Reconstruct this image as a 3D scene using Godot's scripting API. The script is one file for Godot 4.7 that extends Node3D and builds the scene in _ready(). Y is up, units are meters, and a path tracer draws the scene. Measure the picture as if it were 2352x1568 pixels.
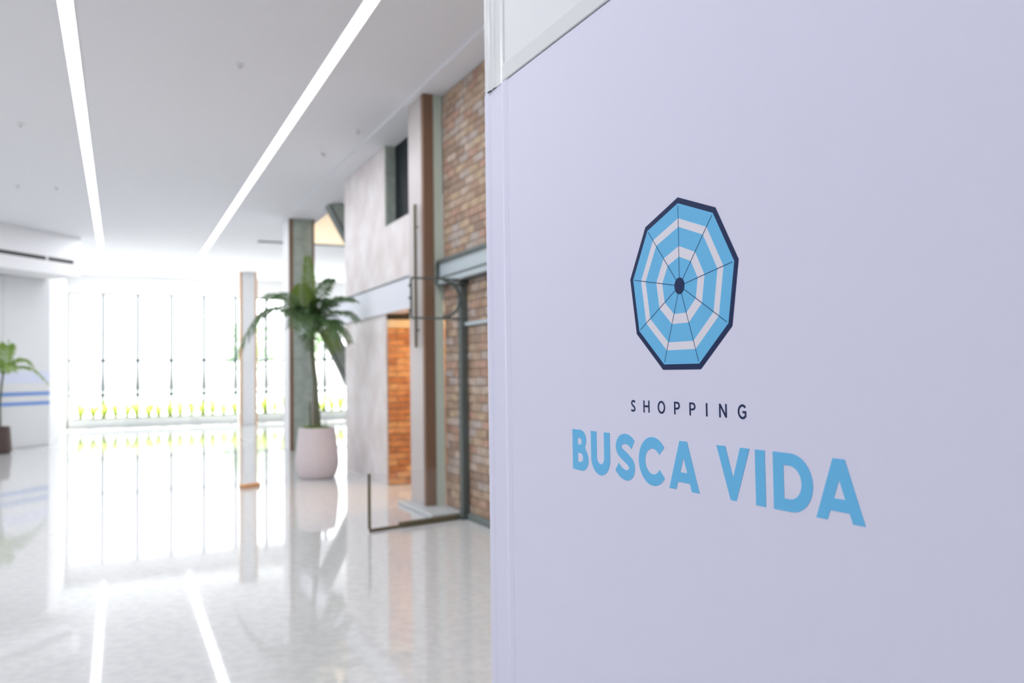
extends Node3D
# A bright shopping hall behind a printed exhibition partition. Metres, y up; the hall runs along -z.

const CEIL := 4.8          # main ceiling
const WALL_X := 3.37       # face of the long wall on the right
const FAR_Z := -29.0       # glazed wall at the end of the hall

var rng := RandomNumberGenerator.new()
var used := {}
var mats := {}
var noise_cache := {}

# ---------------------------------------------------------------- materials
func noise_tex(seed_: int, freq: float, c0: Color, c1: Color, size := 512, oct := 4, mid := 0.5) -> NoiseTexture2D:
	var n := FastNoiseLite.new()
	n.seed = seed_; n.noise_type = FastNoiseLite.TYPE_SIMPLEX_SMOOTH; n.frequency = freq
	n.fractal_type = FastNoiseLite.FRACTAL_FBM; n.fractal_octaves = oct
	var g := Gradient.new()
	g.offsets = PackedFloat32Array([0.0, mid, 1.0]); g.colors = PackedColorArray([c0, c0.lerp(c1, 0.5), c1])
	var t := NoiseTexture2D.new()
	t.width = size; t.height = size; t.seamless = true; t.noise = n; t.color_ramp = g
	return t

func noise_normal(seed_: int, freq: float, strength: float, size := 512) -> NoiseTexture2D:
	var n := FastNoiseLite.new()
	n.seed = seed_; n.frequency = freq; n.fractal_octaves = 3
	var t := NoiseTexture2D.new()
	t.width = size; t.height = size; t.seamless = true; t.noise = n; t.as_normal_map = true; t.bump_strength = strength
	return t

func mat(c: Color, rough := 0.6, metal := 0.0) -> StandardMaterial3D:
	var m := StandardMaterial3D.new()
	m.albedo_color = c; m.roughness = rough; m.metallic = metal
	return m

func tri(m: StandardMaterial3D, tex: Texture2D, scale: float) -> StandardMaterial3D:
	m.albedo_texture = tex; m.uv1_triplanar = true; m.uv1_world_triplanar = true
	m.uv1_scale = Vector3.ONE * scale
	return m

# ---------------------------------------------------------------- mesh helpers
func new_st() -> SurfaceTool:
	var st := SurfaceTool.new()
	st.begin(Mesh.PRIMITIVE_TRIANGLES); st.set_smooth_group(-1)
	return st

func quad(st: SurfaceTool, a: Vector3, b: Vector3, c: Vector3, d: Vector3) -> void:
	for v in [a, b, c, a, c, d]: st.add_vertex(v)      # clockwise seen from the front

func box(st: SurfaceTool, lo: Vector3, hi: Vector3) -> void:
	var x0 := lo.x; var y0 := lo.y; var z0 := lo.z; var x1 := hi.x; var y1 := hi.y; var z1 := hi.z
	quad(st, Vector3(x0, y1, z1), Vector3(x1, y1, z1), Vector3(x1, y0, z1), Vector3(x0, y0, z1))
	quad(st, Vector3(x1, y1, z0), Vector3(x0, y1, z0), Vector3(x0, y0, z0), Vector3(x1, y0, z0))
	quad(st, Vector3(x0, y1, z0), Vector3(x0, y1, z1), Vector3(x0, y0, z1), Vector3(x0, y0, z0))
	quad(st, Vector3(x1, y1, z1), Vector3(x1, y1, z0), Vector3(x1, y0, z0), Vector3(x1, y0, z1))
	quad(st, Vector3(x0, y1, z0), Vector3(x1, y1, z0), Vector3(x1, y1, z1), Vector3(x0, y1, z1))
	quad(st, Vector3(x0, y0, z1), Vector3(x1, y0, z1), Vector3(x1, y0, z0), Vector3(x0, y0, z0))

# a box whose twelve edges are chamfered by c
func cbox(st: SurfaceTool, lo: Vector3, hi: Vector3, c: float) -> void:
	var ce := (lo + hi) / 2.0
	var h := (hi - lo) / 2.0
	c = minf(c, minf(h.x, minf(h.y, h.z)) * 0.9)
	var pts := []
	for sx in [-1, 1]:
		for sy in [-1, 1]:
			for sz in [-1, 1]:
				pts.append(ce + Vector3(sx * (h.x - c), sy * h.y, sz * (h.z - c)))
				pts.append(ce + Vector3(sx * h.x, sy * (h.y - c), sz * (h.z - c)))
				pts.append(ce + Vector3(sx * (h.x - c), sy * (h.y - c), sz * h.z))
	hull(st, pts, ce)

# convex hull of the chamfered box's 24 points: 6 faces, 12 bevels, 8 corners
func hull(st: SurfaceTool, p: Array, ce: Vector3) -> void:
	# index = ((sx*2+sy)*2+sz)*3 + k, k: 0 y-face, 1 x-face, 2 z-face
	var id := func(sx: int, sy: int, sz: int, k: int) -> Vector3: return p[((sx * 2 + sy) * 2 + sz) * 3 + k]
	for s in 2:
		face(st, [id.call(s, 0, 0, 1), id.call(s, 1, 0, 1), id.call(s, 1, 1, 1), id.call(s, 0, 1, 1)], ce)
		face(st, [id.call(0, s, 0, 0), id.call(1, s, 0, 0), id.call(1, s, 1, 0), id.call(0, s, 1, 0)], ce)
		face(st, [id.call(0, 0, s, 2), id.call(1, 0, s, 2), id.call(1, 1, s, 2), id.call(0, 1, s, 2)], ce)
		for t in 2:
			face(st, [id.call(s, t, 0, 1), id.call(s, t, 1, 1), id.call(s, t, 1, 0), id.call(s, t, 0, 0)], ce)
			face(st, [id.call(s, 0, t, 1), id.call(s, 1, t, 1), id.call(s, 1, t, 2), id.call(s, 0, t, 2)], ce)
			face(st, [id.call(0, s, t, 0), id.call(1, s, t, 0), id.call(1, s, t, 2), id.call(0, s, t, 2)], ce)
			for u in 2:
				face(st, [id.call(s, t, u, 0), id.call(s, t, u, 1), id.call(s, t, u, 2)], ce)

# a convex face turned so that its front looks away from ce
func face(st: SurfaceTool, v: Array, ce: Vector3) -> void:
	var n: Vector3 = (v[1] - v[0]).cross(v[2] - v[0])
	var out: bool = n.dot(v[0] - ce) > 0.0
	for i in range(1, v.size() - 1):
		if out:
			st.add_vertex(v[0]); st.add_vertex(v[i + 1]); st.add_vertex(v[i])
		else:
			st.add_vertex(v[0]); st.add_vertex(v[i]); st.add_vertex(v[i + 1])

# a tube of varying radius along points
func tube(st: SurfaceTool, pts: Array, radii: Array, sides := 8, caps := true) -> void:
	var rings := []
	var side := Vector3.RIGHT
	for i in pts.size():
		var t: Vector3 = (pts[mini(i + 1, pts.size() - 1)] - pts[maxi(i - 1, 0)]).normalized()
		if i == 0: side = (Vector3.UP if absf(t.y) < 0.9 else Vector3.RIGHT).cross(t).normalized()
		side = (side - t * side.dot(t)).normalized()
		var up := t.cross(side)
		var ring := []
		for k in sides:
			var a := TAU * k / sides
			ring.append(pts[i] + (side * cos(a) + up * sin(a)) * float(radii[i]))
		rings.append(ring)
	for i in pts.size() - 1:
		for k in sides:
			var k2 := (k + 1) % sides
			quad(st, rings[i][k], rings[i + 1][k], rings[i + 1][k2], rings[i][k2])
	if caps:
		for k in range(1, sides - 1):
			st.add_vertex(rings[0][0]); st.add_vertex(rings[0][k]); st.add_vertex(rings[0][k + 1])
			var e: Array = rings[-1]
			st.add_vertex(e[0]); st.add_vertex(e[k + 1]); st.add_vertex(e[k])

# profile: array of Vector2(radius, y), bottom to top
func lathe(st: SurfaceTool, prof: Array, sides := 40) -> void:
	for i in prof.size() - 1:
		for k in sides:
			var a := TAU * k / sides
			var b := TAU * (k + 1) / sides
			var p := func(r: Vector2, t: float) -> Vector3: return Vector3(r.x * cos(t), r.y, r.x * sin(t))
			var q0: Vector3 = p.call(prof[i], a); var q1: Vector3 = p.call(prof[i + 1], a)
			var q2: Vector3 = p.call(prof[i + 1], b); var q3: Vector3 = p.call(prof[i], b)
			for v in [q0, q1, q2, q0, q2, q3]: st.add_vertex(v)

func numbered(called: String) -> String:
	if not used.has(called):
		used[called] = 0
		return called
	used[called] += 1
	return "%s_%03d" % [called, used[called]]

func commit(st: SurfaceTool, smooth := false) -> ArrayMesh:
	if smooth: st.index()
	st.generate_normals()
	return st.commit()

func obj(called: String, st: SurfaceTool, m: Material, parent: Node = self) -> MeshInstance3D:
	return inst(called, commit(st), m, parent)

func inst(called: String, mesh: Mesh, m: Material, parent: Node = self) -> MeshInstance3D:
	var o := MeshInstance3D.new()
	o.name = numbered(called) if parent == self else called
	o.mesh = mesh; o.material_override = m
	o.cast_shadow = GeometryInstance3D.SHADOW_CASTING_SETTING_ON
	parent.add_child(o, true)
	return o

func tag(o: Node, label: String, category := "", group := "", kind := "") -> void:
	if label: o.set_meta("label", label)
	if category: o.set_meta("category", category)
	if group: o.set_meta("group", group)
	if kind: o.set_meta("kind", kind)

func thing(called: String, label: String, category: String, at := Vector3.ZERO, turn := 0.0, group := "") -> Node3D:
	var o := Node3D.new()
	o.name = numbered(called); add_child(o)
	o.position = at; o.rotation.y = turn
	tag(o, label, category, group)
	return o

func struct(called: String, label: String, category: String, st: SurfaceTool, m: Material) -> MeshInstance3D:
	var o := obj(called, st, m)
	tag(o, label, category, "", "structure")
	return o

func structure(called: String, label: String, category: String, at := Vector3.ZERO, turn := 0.0) -> Node3D:
	var o := thing(called, label, category, at, turn)
	o.set_meta("kind", "structure")
	return o

func bpart(called: String, lo: Vector3, hi: Vector3, m: Material, parent: Node, c := 0.0) -> MeshInstance3D:
	var st := new_st()
	if c > 0.0: cbox(st, lo, hi, c)
	else: box(st, lo, hi)
	return obj(called, st, m, parent)

# ---------------------------------------------------------------- the scene
func _ready() -> void:
	rng.seed = 7
	camera_and_light()
	make_materials()
	shell()
	far_window()
	right_side()
	left_side()
	ceiling_fittings()
	columns()
	partition()
	low_things()
	plants()
	outdoors()

func camera_and_light() -> void:
	var cam := Camera3D.new()
	cam.name = "camera"
	cam.position = Vector3(0, 1.55, 0)
	cam.basis = Basis.from_euler(Vector3(deg_to_rad(2.13), deg_to_rad(-25.447), deg_to_rad(-0.793)))
	cam.near = 0.05; cam.far = 300.0
	var at := CameraAttributesPhysical.new()
	at.frustum_focal_length = 12.0 / (784.0 / 1894.1)
	at.frustum_focus_distance = 1.72
	at.exposure_aperture = 3.0
	at.frustum_near = 0.05; at.frustum_far = 300.0
	cam.fov = rad_to_deg(2.0 * atan(784.0 / 1894.1))
	cam.attributes = at
	add_child(cam); cam.current = true

	var sky_m := ProceduralSkyMaterial.new()                 # bright overcast
	sky_m.sky_top_color = Color(0.93, 0.96, 1.0); sky_m.sky_horizon_color = Color(1, 1, 1)
	sky_m.ground_horizon_color = Color(0.75, 0.76, 0.74); sky_m.ground_bottom_color = Color(0.7, 0.7, 0.68)
	sky_m.sky_energy_multiplier = 2.1; sky_m.ground_energy_multiplier = 1.6
	var e := Environment.new()
	e.background_mode = Environment.BG_SKY
	e.sky = Sky.new(); e.sky.sky_material = sky_m
	e.tonemap_mode = Environment.TONE_MAPPER_LINEAR
	e.tonemap_exposure = 1.0
	e.sdfgi_enabled = true; e.ssao_enabled = true; e.ssil_enabled = true
	var we := WorldEnvironment.new()
	we.name = "surroundings"; we.environment = e
	add_child(we)

	# high midday sun beyond the far window: it lights the ground outside and a strip of floor behind the glass
	var sun := DirectionalLight3D.new()
	sun.name = "sun"
	sun.light_energy = 9.0; sun.light_color = Color(1.0, 0.97, 0.92); sun.light_angular_distance = 2.0
	sun.shadow_enabled = true
	sun.rotation_degrees = Vector3(-62, 168, 0)
	add_child(sun)

	# the recessed light lines: the area lights lie just under their glowing diffusers (built in ceiling_fittings)
	for i in STRIPS.size():
		var x: float = STRIPS[i]
		var far: float = STRIP_ENDS[i]
		var l := AreaLight3D.new()
		l.name = "line_light"
		l.area_size = Vector2(0.115, STRIP_Z0 - far)
		l.area_normalize_energy = false
		l.light_energy = STRIP_ENERGY; l.light_color = Color(0.97, 0.98, 1.0)
		l.area_range = 60.0
		l.shadow_enabled = true
		l.position = Vector3(x, CEIL - 0.016, (STRIP_Z0 + far) / 2.0)
		l.rotation_degrees.x = -90.0
		add_child(l, true)

const STRIPS := [-0.436, 1.965, -2.84, -5.24]
const STRIP_Z0 := 1.1
const STRIP_ENDS := [-28.0, -28.0, -18.8, -16.0]
const STRIP_ENERGY := 6.9

func make_materials() -> void:
	var m := mat(Color(0.93, 0.93, 0.94), 0.9); mats.paint = m
	mats.ceiling = mat(Color(0.915, 0.92, 0.94), 0.95)
	# polished granite floor
	m = mat(Color(1, 1, 1), 0.045)
	tri(m, noise_tex(11, 0.012, Color(0.83, 0.835, 0.84), Color(0.90, 0.90, 0.895), 1024, 5), 0.8)
	m.detail_enabled = true; m.detail_blend_mode = BaseMaterial3D.BLEND_MODE_MUL
	m.detail_uv_layer = BaseMaterial3D.DETAIL_UV_1
	m.detail_albedo = noise_tex(5, 0.22, Color(0.90, 0.90, 0.90), Color(1, 1, 1), 1024, 2)
	m.metallic_specular = 0.45
	mats.floor = m
	# pale stone cladding with blotches
	m = mat(Color(1, 1, 1), 0.55)
	tri(m, noise_tex(21, 0.008, Color(0.83, 0.79, 0.78), Color(0.92, 0.905, 0.91), 512, 5), 0.4)
	mats.stone = m
	mats.beam = mat(Color(0.86, 0.875, 0.91), 0.5)
	mats.mortar = mat(Color(0.64, 0.58, 0.53), 0.95)
	var bt := noise_tex(31, 0.02, Color(0.82, 0.80, 0.78), Color(1, 1, 1), 256, 5)
	mats.bricks = []
	for c in [Color(0.76, 0.67, 0.59), Color(0.71, 0.60, 0.52), Color(0.79, 0.72, 0.66), Color(0.76, 0.71, 0.68), Color(0.67, 0.58, 0.52), Color(0.77, 0.68, 0.58), Color(0.75, 0.62, 0.55)]:
		mats.bricks.append(tri(mat(c, 0.85), bt, 1.2))
	mats.orange = []
	for c in [Color(0.83, 0.62, 0.43), Color(0.80, 0.57, 0.38), Color(0.75, 0.51, 0.33), Color(0.86, 0.67, 0.47), Color(0.70, 0.48, 0.32)]:
		mats.orange.append(tri(mat(c, 0.85), bt, 1.2))
	mats.brown = mat(Color(0.50, 0.385, 0.31), 0.5)
	mats.greypost = mat(Color(0.79, 0.84, 0.79), 0.7)
	mats.greygreen = tri(mat(Color(0.72, 0.76, 0.72), 0.7), noise_tex(41, 0.02, Color(0.85, 0.85, 0.85), Color(1, 1, 1), 256, 4), 0.8)
	mats.cladding = mat(Color(0.74, 0.71, 0.70), 0.35)
	mats.steel = mat(Color(0.36, 0.39, 0.38), 0.5, 0.2)
	mats.bronze = mat(Color(0.40, 0.37, 0.29), 0.55)
	mats.palepaint = mat(Color(0.70, 0.75, 0.77), 0.4)
	mats.cream = mat(Color(0.84, 0.78, 0.66), 0.6)
	mats.dark = mat(Color(0.05, 0.055, 0.06), 0.3)
	mats.kerb = mat(Color(0.74, 0.76, 0.77), 0.4)
	mats.skirting = mat(Color(0.42, 0.46, 0.45), 0.5)
	mats.wood = mat(Color(0.81, 0.63, 0.46), 0.5)
	m = mat(Color(0.93, 0.96, 0.96, 0.06), 0.02)
	m.transparency = BaseMaterial3D.TRANSPARENCY_ALPHA
	mats.glass = m
	m = mat(Color(0.12, 0.15, 0.16), 0.5); m.metallic_specular = 0.2; mats.darkglass = m
	m = mat(Color(0.95, 0.97, 0.97, 0.03), 0.02)
	m.transparency = BaseMaterial3D.TRANSPARENCY_ALPHA; m.metallic_specular = 0.25
	mats.clearglass = m
	mats.mullion = mat(Color(0.36, 0.41, 0.44), 0.5)
	# partition
	mats.vinyl = mat(Color(0.885, 0.883, 0.96), 0.42)
	mats.whitepanel = mat(Color(0.895, 0.90, 0.91), 0.45)
	mats.alu = mat(Color(0.90, 0.905, 0.91), 0.18)
	mats.skyblue = mat(Color(0.43, 0.75, 0.935), 0.42)
	mats.navy = mat(Color(0.10, 0.17, 0.34), 0.42)
	mats.printwhite = mat(Color(0.91, 0.895, 0.935), 0.42)
	mats.ribline = mat(Color(0.17, 0.33, 0.50), 0.42)
	for k in ["vinyl", "skyblue", "navy", "printwhite", "ribline"]: mats[k].metallic_specular = 0.3
	# lights
	m = mat(Color(1, 1, 1), 0.5)
	m.emission_enabled = true; m.emission = Color(1, 1, 1); m.emission_energy_multiplier = 3.0
	mats.diffuser = m
	m = mat(Color(0.95, 0.88, 0.76), 0.6)
	m.emission_enabled = true; m.emission = Color(1.0, 0.86, 0.66); m.emission_energy_multiplier = 0.45
	mats.warm = m
	# plants
	for a in [["leaf", Color(0.22, 0.33, 0.17)], ["leaf_olive", Color(0.31, 0.39, 0.14)], ["leaf_light", Color(0.42, 0.53, 0.20)], ["leaf_yellow", Color(0.66, 0.72, 0.36)], ["tree_leaf", Color(0.40, 0.52, 0.30)]]:
		m = mat(a[1], 0.5)
		m.backlight_enabled = true; m.backlight = (a[1] as Color).lightened(0.1)
		m.cull_mode = BaseMaterial3D.CULL_DISABLED
		mats[a[0]] = m
	mats.trunk = tri(mat(Color(0.48, 0.50, 0.42), 0.8), noise_tex(51, 0.05, Color(0.7, 0.7, 0.7), Color(1, 1, 1), 256, 3), 3.0)
	mats.moss = tri(mat(Color(0.36, 0.46, 0.14), 0.95), noise_tex(52, 0.05, Color(0.6, 0.6, 0.6), Color(1, 1, 1), 256, 3), 4.0)
	mats.pot = tri(mat(Color(0.86, 0.82, 0.83), 0.6), noise_tex(53, 0.02, Color(0.97, 0.97, 0.97), Color(1, 1, 1), 256, 3), 2.0)
	mats.darkpot = mat(Color(0.31, 0.25, 0.235), 0.55)
	mats.stripe = mat(Color(0.45, 0.60, 0.86), 0.4)
	mats.palestripe = mat(Color(0.86, 0.88, 0.96), 0.4)

# ---------------------------------------------------------------- shell
func shell() -> void:
	var st := new_st()
	box(st, Vector3(-7.4, -0.3, -29.3), Vector3(8.9, 0.0, 5.3))
	struct("floor", "polished pale grey granite floor mirroring the windows and light lines", "floor", st, mats.floor)
	st = new_st()
	box(st, Vector3(-7.4, CEIL, -29.3), Vector3(8.9, CEIL + 0.3, 5.3))
	struct("ceiling", "smooth white hall ceiling with two long light lines", "ceiling", st, mats.ceiling)
	st = new_st()
	box(st, Vector3(3.07, CEIL - 0.03, -16.4), Vector3(3.6, CEIL, 5.0))
	struct("trim_1", "shallow dropped ceiling margin along the brick wall", "ceiling margin", st, mats.ceiling)
	st = new_st()
	box(st, Vector3(-7.4, 0, 5.0), Vector3(8.9, CEIL, 5.3))
	struct("wall_back", "plain white wall at the near end of the hall", "wall", st, mats.paint)
	st = new_st()
	box(st, Vector3(-7.4, 0, -29.3), Vector3(-7.1, CEIL, 5.0))
	struct("wall_left", "plain white outer wall beside the hall", "wall", st, mats.paint)
	st = new_st()
	box(st, Vector3(8.6, 0, -29.3), Vector3(8.9, CEIL, 5.0))
	struct("wall_right", "plain white outer wall of the side bay", "wall", st, mats.paint)

func far_window() -> void:
	# wall above and beside the glazing
	var st := new_st()
	var x0 := -1.45
	var x1 := 8.55
	box(st, Vector3(-7.1, 0, FAR_Z - 0.3), Vector3(x0, CEIL, FAR_Z))
	box(st, Vector3(x0, 4.2, FAR_Z - 0.3), Vector3(8.6, CEIL, FAR_Z))
	box(st, Vector3(x0, 0, FAR_Z - 0.3), Vector3(8.6, 0.26, FAR_Z))
	struct("wall_far", "white wall around the tall glazing at the end of the hall", "wall", st, mats.paint)
	var w := structure("window_1", "wide grid window with slim grey bars overlooking greenery", "window", Vector3(x0, 0.26, FAR_Z - 0.1))
	var ys := [0.0, 0.74, 1.83, 3.94]
	var xs := [0.0]
	var x := -0.48
	while x < 8.3:
		xs.append(x - x0); x += 1.0
	xs.append(x1 - x0)
	for i in range(0, xs.size()):
		bpart("mullion", Vector3(xs[i] - 0.05, 0, -0.04), Vector3(xs[i] + 0.05, 3.94, 0.04), mats.mullion, w)
	for y in ys:
		for i in xs.size() - 1:
			bpart("transom", Vector3(xs[i] + 0.05, maxf(y - 0.045, 0), -0.03), Vector3(xs[i + 1] - 0.05, minf(y + 0.045, 3.94), 0.03), mats.mullion, w)
	for i in xs.size() - 1:
		for j in 3:
			bpart("pane", Vector3(xs[i] + 0.05, ys[j] + 0.045, -0.004), Vector3(xs[i + 1] - 0.05, ys[j + 1] - 0.045, 0.004), mats.glass, w)
	# planter along the sill
	var p := thing("planter", "long low white planter trough under the far grid window", "planter", Vector3(-1.4, 0, FAR_Z + 0.02))
	var s2 := new_st()
	box(s2, Vector3(0, 0, 0.40), Vector3(9.9, 0.27, 0.45)); box(s2, Vector3(0, 0, 0.0), Vector3(9.9, 0.27, 0.05))
	box(s2, Vector3(0, 0, 0.05), Vector3(0.05, 0.27, 0.40)); box(s2, Vector3(9.85, 0, 0.05), Vector3(9.9, 0.27, 0.40))
	box(s2, Vector3(0.05, 0, 0.05), Vector3(9.85, 0.03, 0.40))
	obj("trough", s2, mats.kerb, p)
	bpart("soil", Vector3(0.05, 0.03, 0.05), Vector3(9.85, 0.22, 0.40), mats.moss, p)

func right_side() -> void:
	# ---- pale stone wall with a doorway and a dark opening above it
	var st := new_st()
	var zc := -9.42          # far face of the pillar
	var za := -11.2          # far jamb
	var zf := -13.5          # far end
	var xb := WALL_X + 0.22
	box(st, Vector3(WALL_X, 0, zf), Vector3(xb, CEIL, za))
	box(st, Vector3(WALL_X, 2.39, za), Vector3(xb, 3.62, -8.9))
	box(st, Vector3(xb, 0, zf), Vector3(8.6, CEIL, zf + 0.2))
	struct("wall_right_stone", "pale blotched stone wall between the pillar and the potted palm", "wall", st, mats.stone)
	st = new_st()
	box(st, Vector3(xb, 2.42, za - 0.02), Vector3(6.6, 2.6, -8.9))                 # corridor ceiling
	box(st, Vector3(6.4, 0, za), Vector3(6.6, 2.42, -8.9))
	box(st, Vector3(xb, 0, -9.1), Vector3(6.4, 2.42, -8.9))
	struct("wall_corridor", "plain walls and ceiling of the side corridor behind the stone wall", "wall", st, mats.paint)
	# dark opening
	var o := structure("window_2", "dark glazed opening high in the stone wall beside the pillar", "window", Vector3(WALL_X, 3.62, za))
	bpart("reveal", Vector3(0.005, 0.0, 0.0), Vector3(0.15, CEIL - 3.62, 0.03), mats.greygreen, o)
	bpart("pane", Vector3(0.15, 0, 0.0), Vector3(0.17, CEIL - 3.62, 2.3), mats.darkglass, o)
	# white lintel beam
	var bm := thing("lintel_beam", "white horizontal beam along the stone wall running to the grey column", "beam", Vector3(WALL_X, 2.39, zc))
	bpart("beam_face", Vector3(-0.03, 0.0, -7.85), Vector3(0.0, 0.41, -0.01), mats.beam, bm)
	bpart("beam_body", Vector3(0.0, 0.01, -7.85), Vector3(0.2, 0.40, -4.09), mats.beam, bm)
	bpart("edge_angle", Vector3(-0.04, 0.395, -7.85), Vector3(0.0, 0.415, -0.01), mats.mullion, bm)
	# corridor side clad in orange brick, lit by a warm lamp inside the corridor
	var ob := structure("wall_corridor_brick", "orange brick wall inside the doorway under the white beam", "wall", Vector3(WALL_X + 0.02, 0, za))
	bpart("backing", Vector3(0.2, 0, -0.12), Vector3(3.0, 2.39, -0.03), mats.mortar, ob)
	bpart("backing", Vector3(0.0, 0, -0.02), Vector3(3.0, 2.2, 0.02), mats.mortar, ob)
	bpart("head_strip", Vector3(0.0, 2.2, -0.02), Vector3(3.0, 2.31, 0.05), mats.cream, ob)
	bpart("shadow_strip", Vector3(0.0, 2.31, -0.02), Vector3(3.0, 2.385, 0.045), mats.dark, ob)  # dark colour stands for the shadow slot above the head strip
	brick_rows(ob, mats.orange, 0.0, 1.35, 0.01, 2.2, func(a: float, b: float, y0: float, y1: float) -> Array: return [Vector3(a, y0, 0.02), Vector3(b, y1, 0.032)], 0.088, 0.25, 0.012)
	var lamp := thing("corridor_lamp", "small warm ceiling lamp inside the brick corridor", "lamp", Vector3(4.6, 2.42, -10.2))
	var ls := new_st()
	lathe(ls, [Vector2(0.0, -0.06), Vector2(0.09, -0.06), Vector2(0.11, -0.03), Vector2(0.11, 0.0)], 24)
	obj("shade", ls, mats.warm, lamp)
	var ol := OmniLight3D.new()
	ol.name = "corridor_light"; ol.light_color = Color(1.0, 0.80, 0.56); ol.light_energy = 2.0
	ol.light_size = 0.1; ol.omni_range = 20.0; ol.omni_attenuation = 2.0; ol.shadow_enabled = true
	ol.position = Vector3(0, -0.12, 0)
	lamp.add_child(ol)

	# ---- brick wall near the pillar
	st = new_st()
	box(st, Vector3(WALL_X + 0.012, 0, -8.9), Vector3(WALL_X + 0.22, CEIL, 5.0))
	var bw := struct("wall_right_brick", "tan mixed brick wall between the pillar and the partition", "wall", st, mats.mortar)
	brick_rows(bw, mats.bricks, -8.88, -7.32, 0.07, CEIL - 0.04, func(a: float, b: float, y0: float, y1: float) -> Array: return [Vector3(WALL_X, y0, a), Vector3(WALL_X + 0.02, y1, b)], 0.09, 0.25, 0.012)
	# bricks past the three hundred: one joined part
	var rest := new_st()
	var row := 0
	var y := 0.07
	while y < CEIL - 0.06:
		var z := -7.32 + (0.0 if row % 2 == 0 else 0.125)
		while z < -3.0:
			box(rest, Vector3(WALL_X + rng.randf() * 0.004, y, z), Vector3(WALL_X + 0.02, minf(y + 0.078, CEIL - 0.03), z + 0.25))
			z += 0.262
		y += 0.09; row += 1
	var rp := obj("brickwork", rest, mats.bricks[0], bw)
	rp.set_meta("kind", "stuff")

	# ---- kerb and skirting
	st = new_st()
	cbox(st, Vector3(2.99, 0, -9.5), Vector3(WALL_X, 0.05, -8.34), 0.008)
	struct("trim_2", "low pale grey kerb at the foot of the pillar", "kerb", st, mats.kerb)
	st = new_st()
	cbox(st, Vector3(WALL_X - 0.05, 0, -8.12), Vector3(WALL_X, 0.07, 5.0), 0.006)
	struct("baseboard_right", "dark grey skirting along the foot of the brick wall", "skirting", st, mats.skirting)

	# ---- tall clad pillar
	var pl := thing("pillar", "tall pillar with pale side and brown edge strip against the brick wall", "pillar", Vector3(WALL_X, 0.05, -9.16))
	var top := CEIL - 0.03 - 0.05
	bpart("core", Vector3(-0.14, 0, -0.24), Vector3(0.0, top, 0.26), mats.greypost, pl)
	bpart("brown_strip", Vector3(-0.24, 0, 0.20), Vector3(-0.115, top, 0.275), mats.brown, pl, 0.004)
	bpart("side_face", Vector3(-0.24, 0, -0.26), Vector3(-0.14, top, 0.20), mats.cladding, pl, 0.004)
	var mb := thing("metal_bar", "slim upright bronze bar fixed to the pale side of the pillar", "bar", Vector3(WALL_X - 0.24, 1.85, -9.07))
	var bs := new_st()
	tube(bs, [Vector3(-0.04, 0, 0), Vector3(-0.04, 1.66, 0)], [0.018, 0.018], 10)
	obj("rod", bs, mats.bronze, mb)
	for yy in [0.2, 1.4]:
		bs = new_st()
		tube(bs, [Vector3(0.0, yy, 0), Vector3(-0.04, yy, 0)], [0.01, 0.01], 8)
		obj("standoff", bs, mats.bronze, mb)

	# ---- steel door post with canopy, bracket and low glass barrier
	var dp := thing("door_post", "dark grey steel post standing in front of the brick wall", "post", Vector3(3.345, 0.0, -8.23))
	bpart("shaft", Vector3(-0.05, 0.05, -0.05), Vector3(0.02, 2.5, 0.05), mats.steel, dp, 0.005)
	bpart("cap_plate", Vector3(-0.09, 2.5, -0.09), Vector3(0.02, 2.53, 0.09), mats.steel, dp, 0.004)
	bpart("cross_rail", Vector3(-0.015, 2.05, 0.05), Vector3(0.02, 2.09, 0.9), mats.palepaint, dp, 0.004)
	bpart("foot_plate", Vector3(-0.09, 0.0, -0.09), Vector3(0.02, 0.05, 0.09), mats.steel, dp, 0.004)
	var ca := thing("wall_canopy", "shallow green-grey steel box canopy on the brick wall above the post", "canopy", Vector3(WALL_X, 2.54, -8.86))
	bpart("top_rail", Vector3(-0.10, 0.26, 0.0), Vector3(0.0, 0.30, 2.4), mats.steel, ca, 0.004)
	bpart("panel", Vector3(-0.07, 0.10, 0.02), Vector3(0.0, 0.26, 2.38), mats.palepaint, ca)
	bpart("middle_rail", Vector3(-0.09, 0.085, 0.0), Vector3(0.0, 0.10, 2.4), mats.steel, ca)
	bpart("lower_panel", Vector3(-0.08, 0.02, 0.0), Vector3(0.0, 0.085, 2.4), mats.palepaint, ca)
	bpart("bottom_rail", Vector3(-0.10, 0.0, 0.0), Vector3(0.0, 0.02, 2.4), mats.steel, ca, 0.003)
	bpart("end_plate", Vector3(-0.10, 0.02, -0.02), Vector3(0.0, 0.26, 0.0), mats.steel, ca)
	var br := thing("sign_bracket", "thin grey metal bracket frame with a rounded end projecting from the steel post", "bracket", Vector3(3.295, 2.13, -8.2))
	bs = new_st()
	tube(bs, [Vector3(-0.55, 0.0, 0), Vector3(-0.55, 0.42, 0)], [0.012, 0.012], 8)
	obj("upright", bs, mats.steel, br)
	for yy in [0.0, 0.42]:
		bs = new_st()
		tube(bs, [Vector3(-0.55, yy, 0), Vector3(-0.003, yy, 0)], [0.011, 0.011], 8)
		obj("arm", bs, mats.steel, br)
	bs = new_st()
	var arc := []
	var rad := []
	for k in 13:
		var a := -PI / 2 + PI * k / 12.0
		arc.append(Vector3(-0.2 + 0.19 * cos(a), 0.21 + 0.2 * sin(a), 0)); rad.append(0.016)
	tube(bs, arc, rad, 8)
	obj("rounded_end", bs, mats.steel, br)
	for yy in [0.08, 0.21, 0.34]:
		bs = new_st()
		tube(bs, [Vector3(-0.56, yy, 0.02), Vector3(-0.56, yy, -0.02)], [0.018, 0.018], 8)
		obj("bolt", bs, mats.steel, br)
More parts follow.
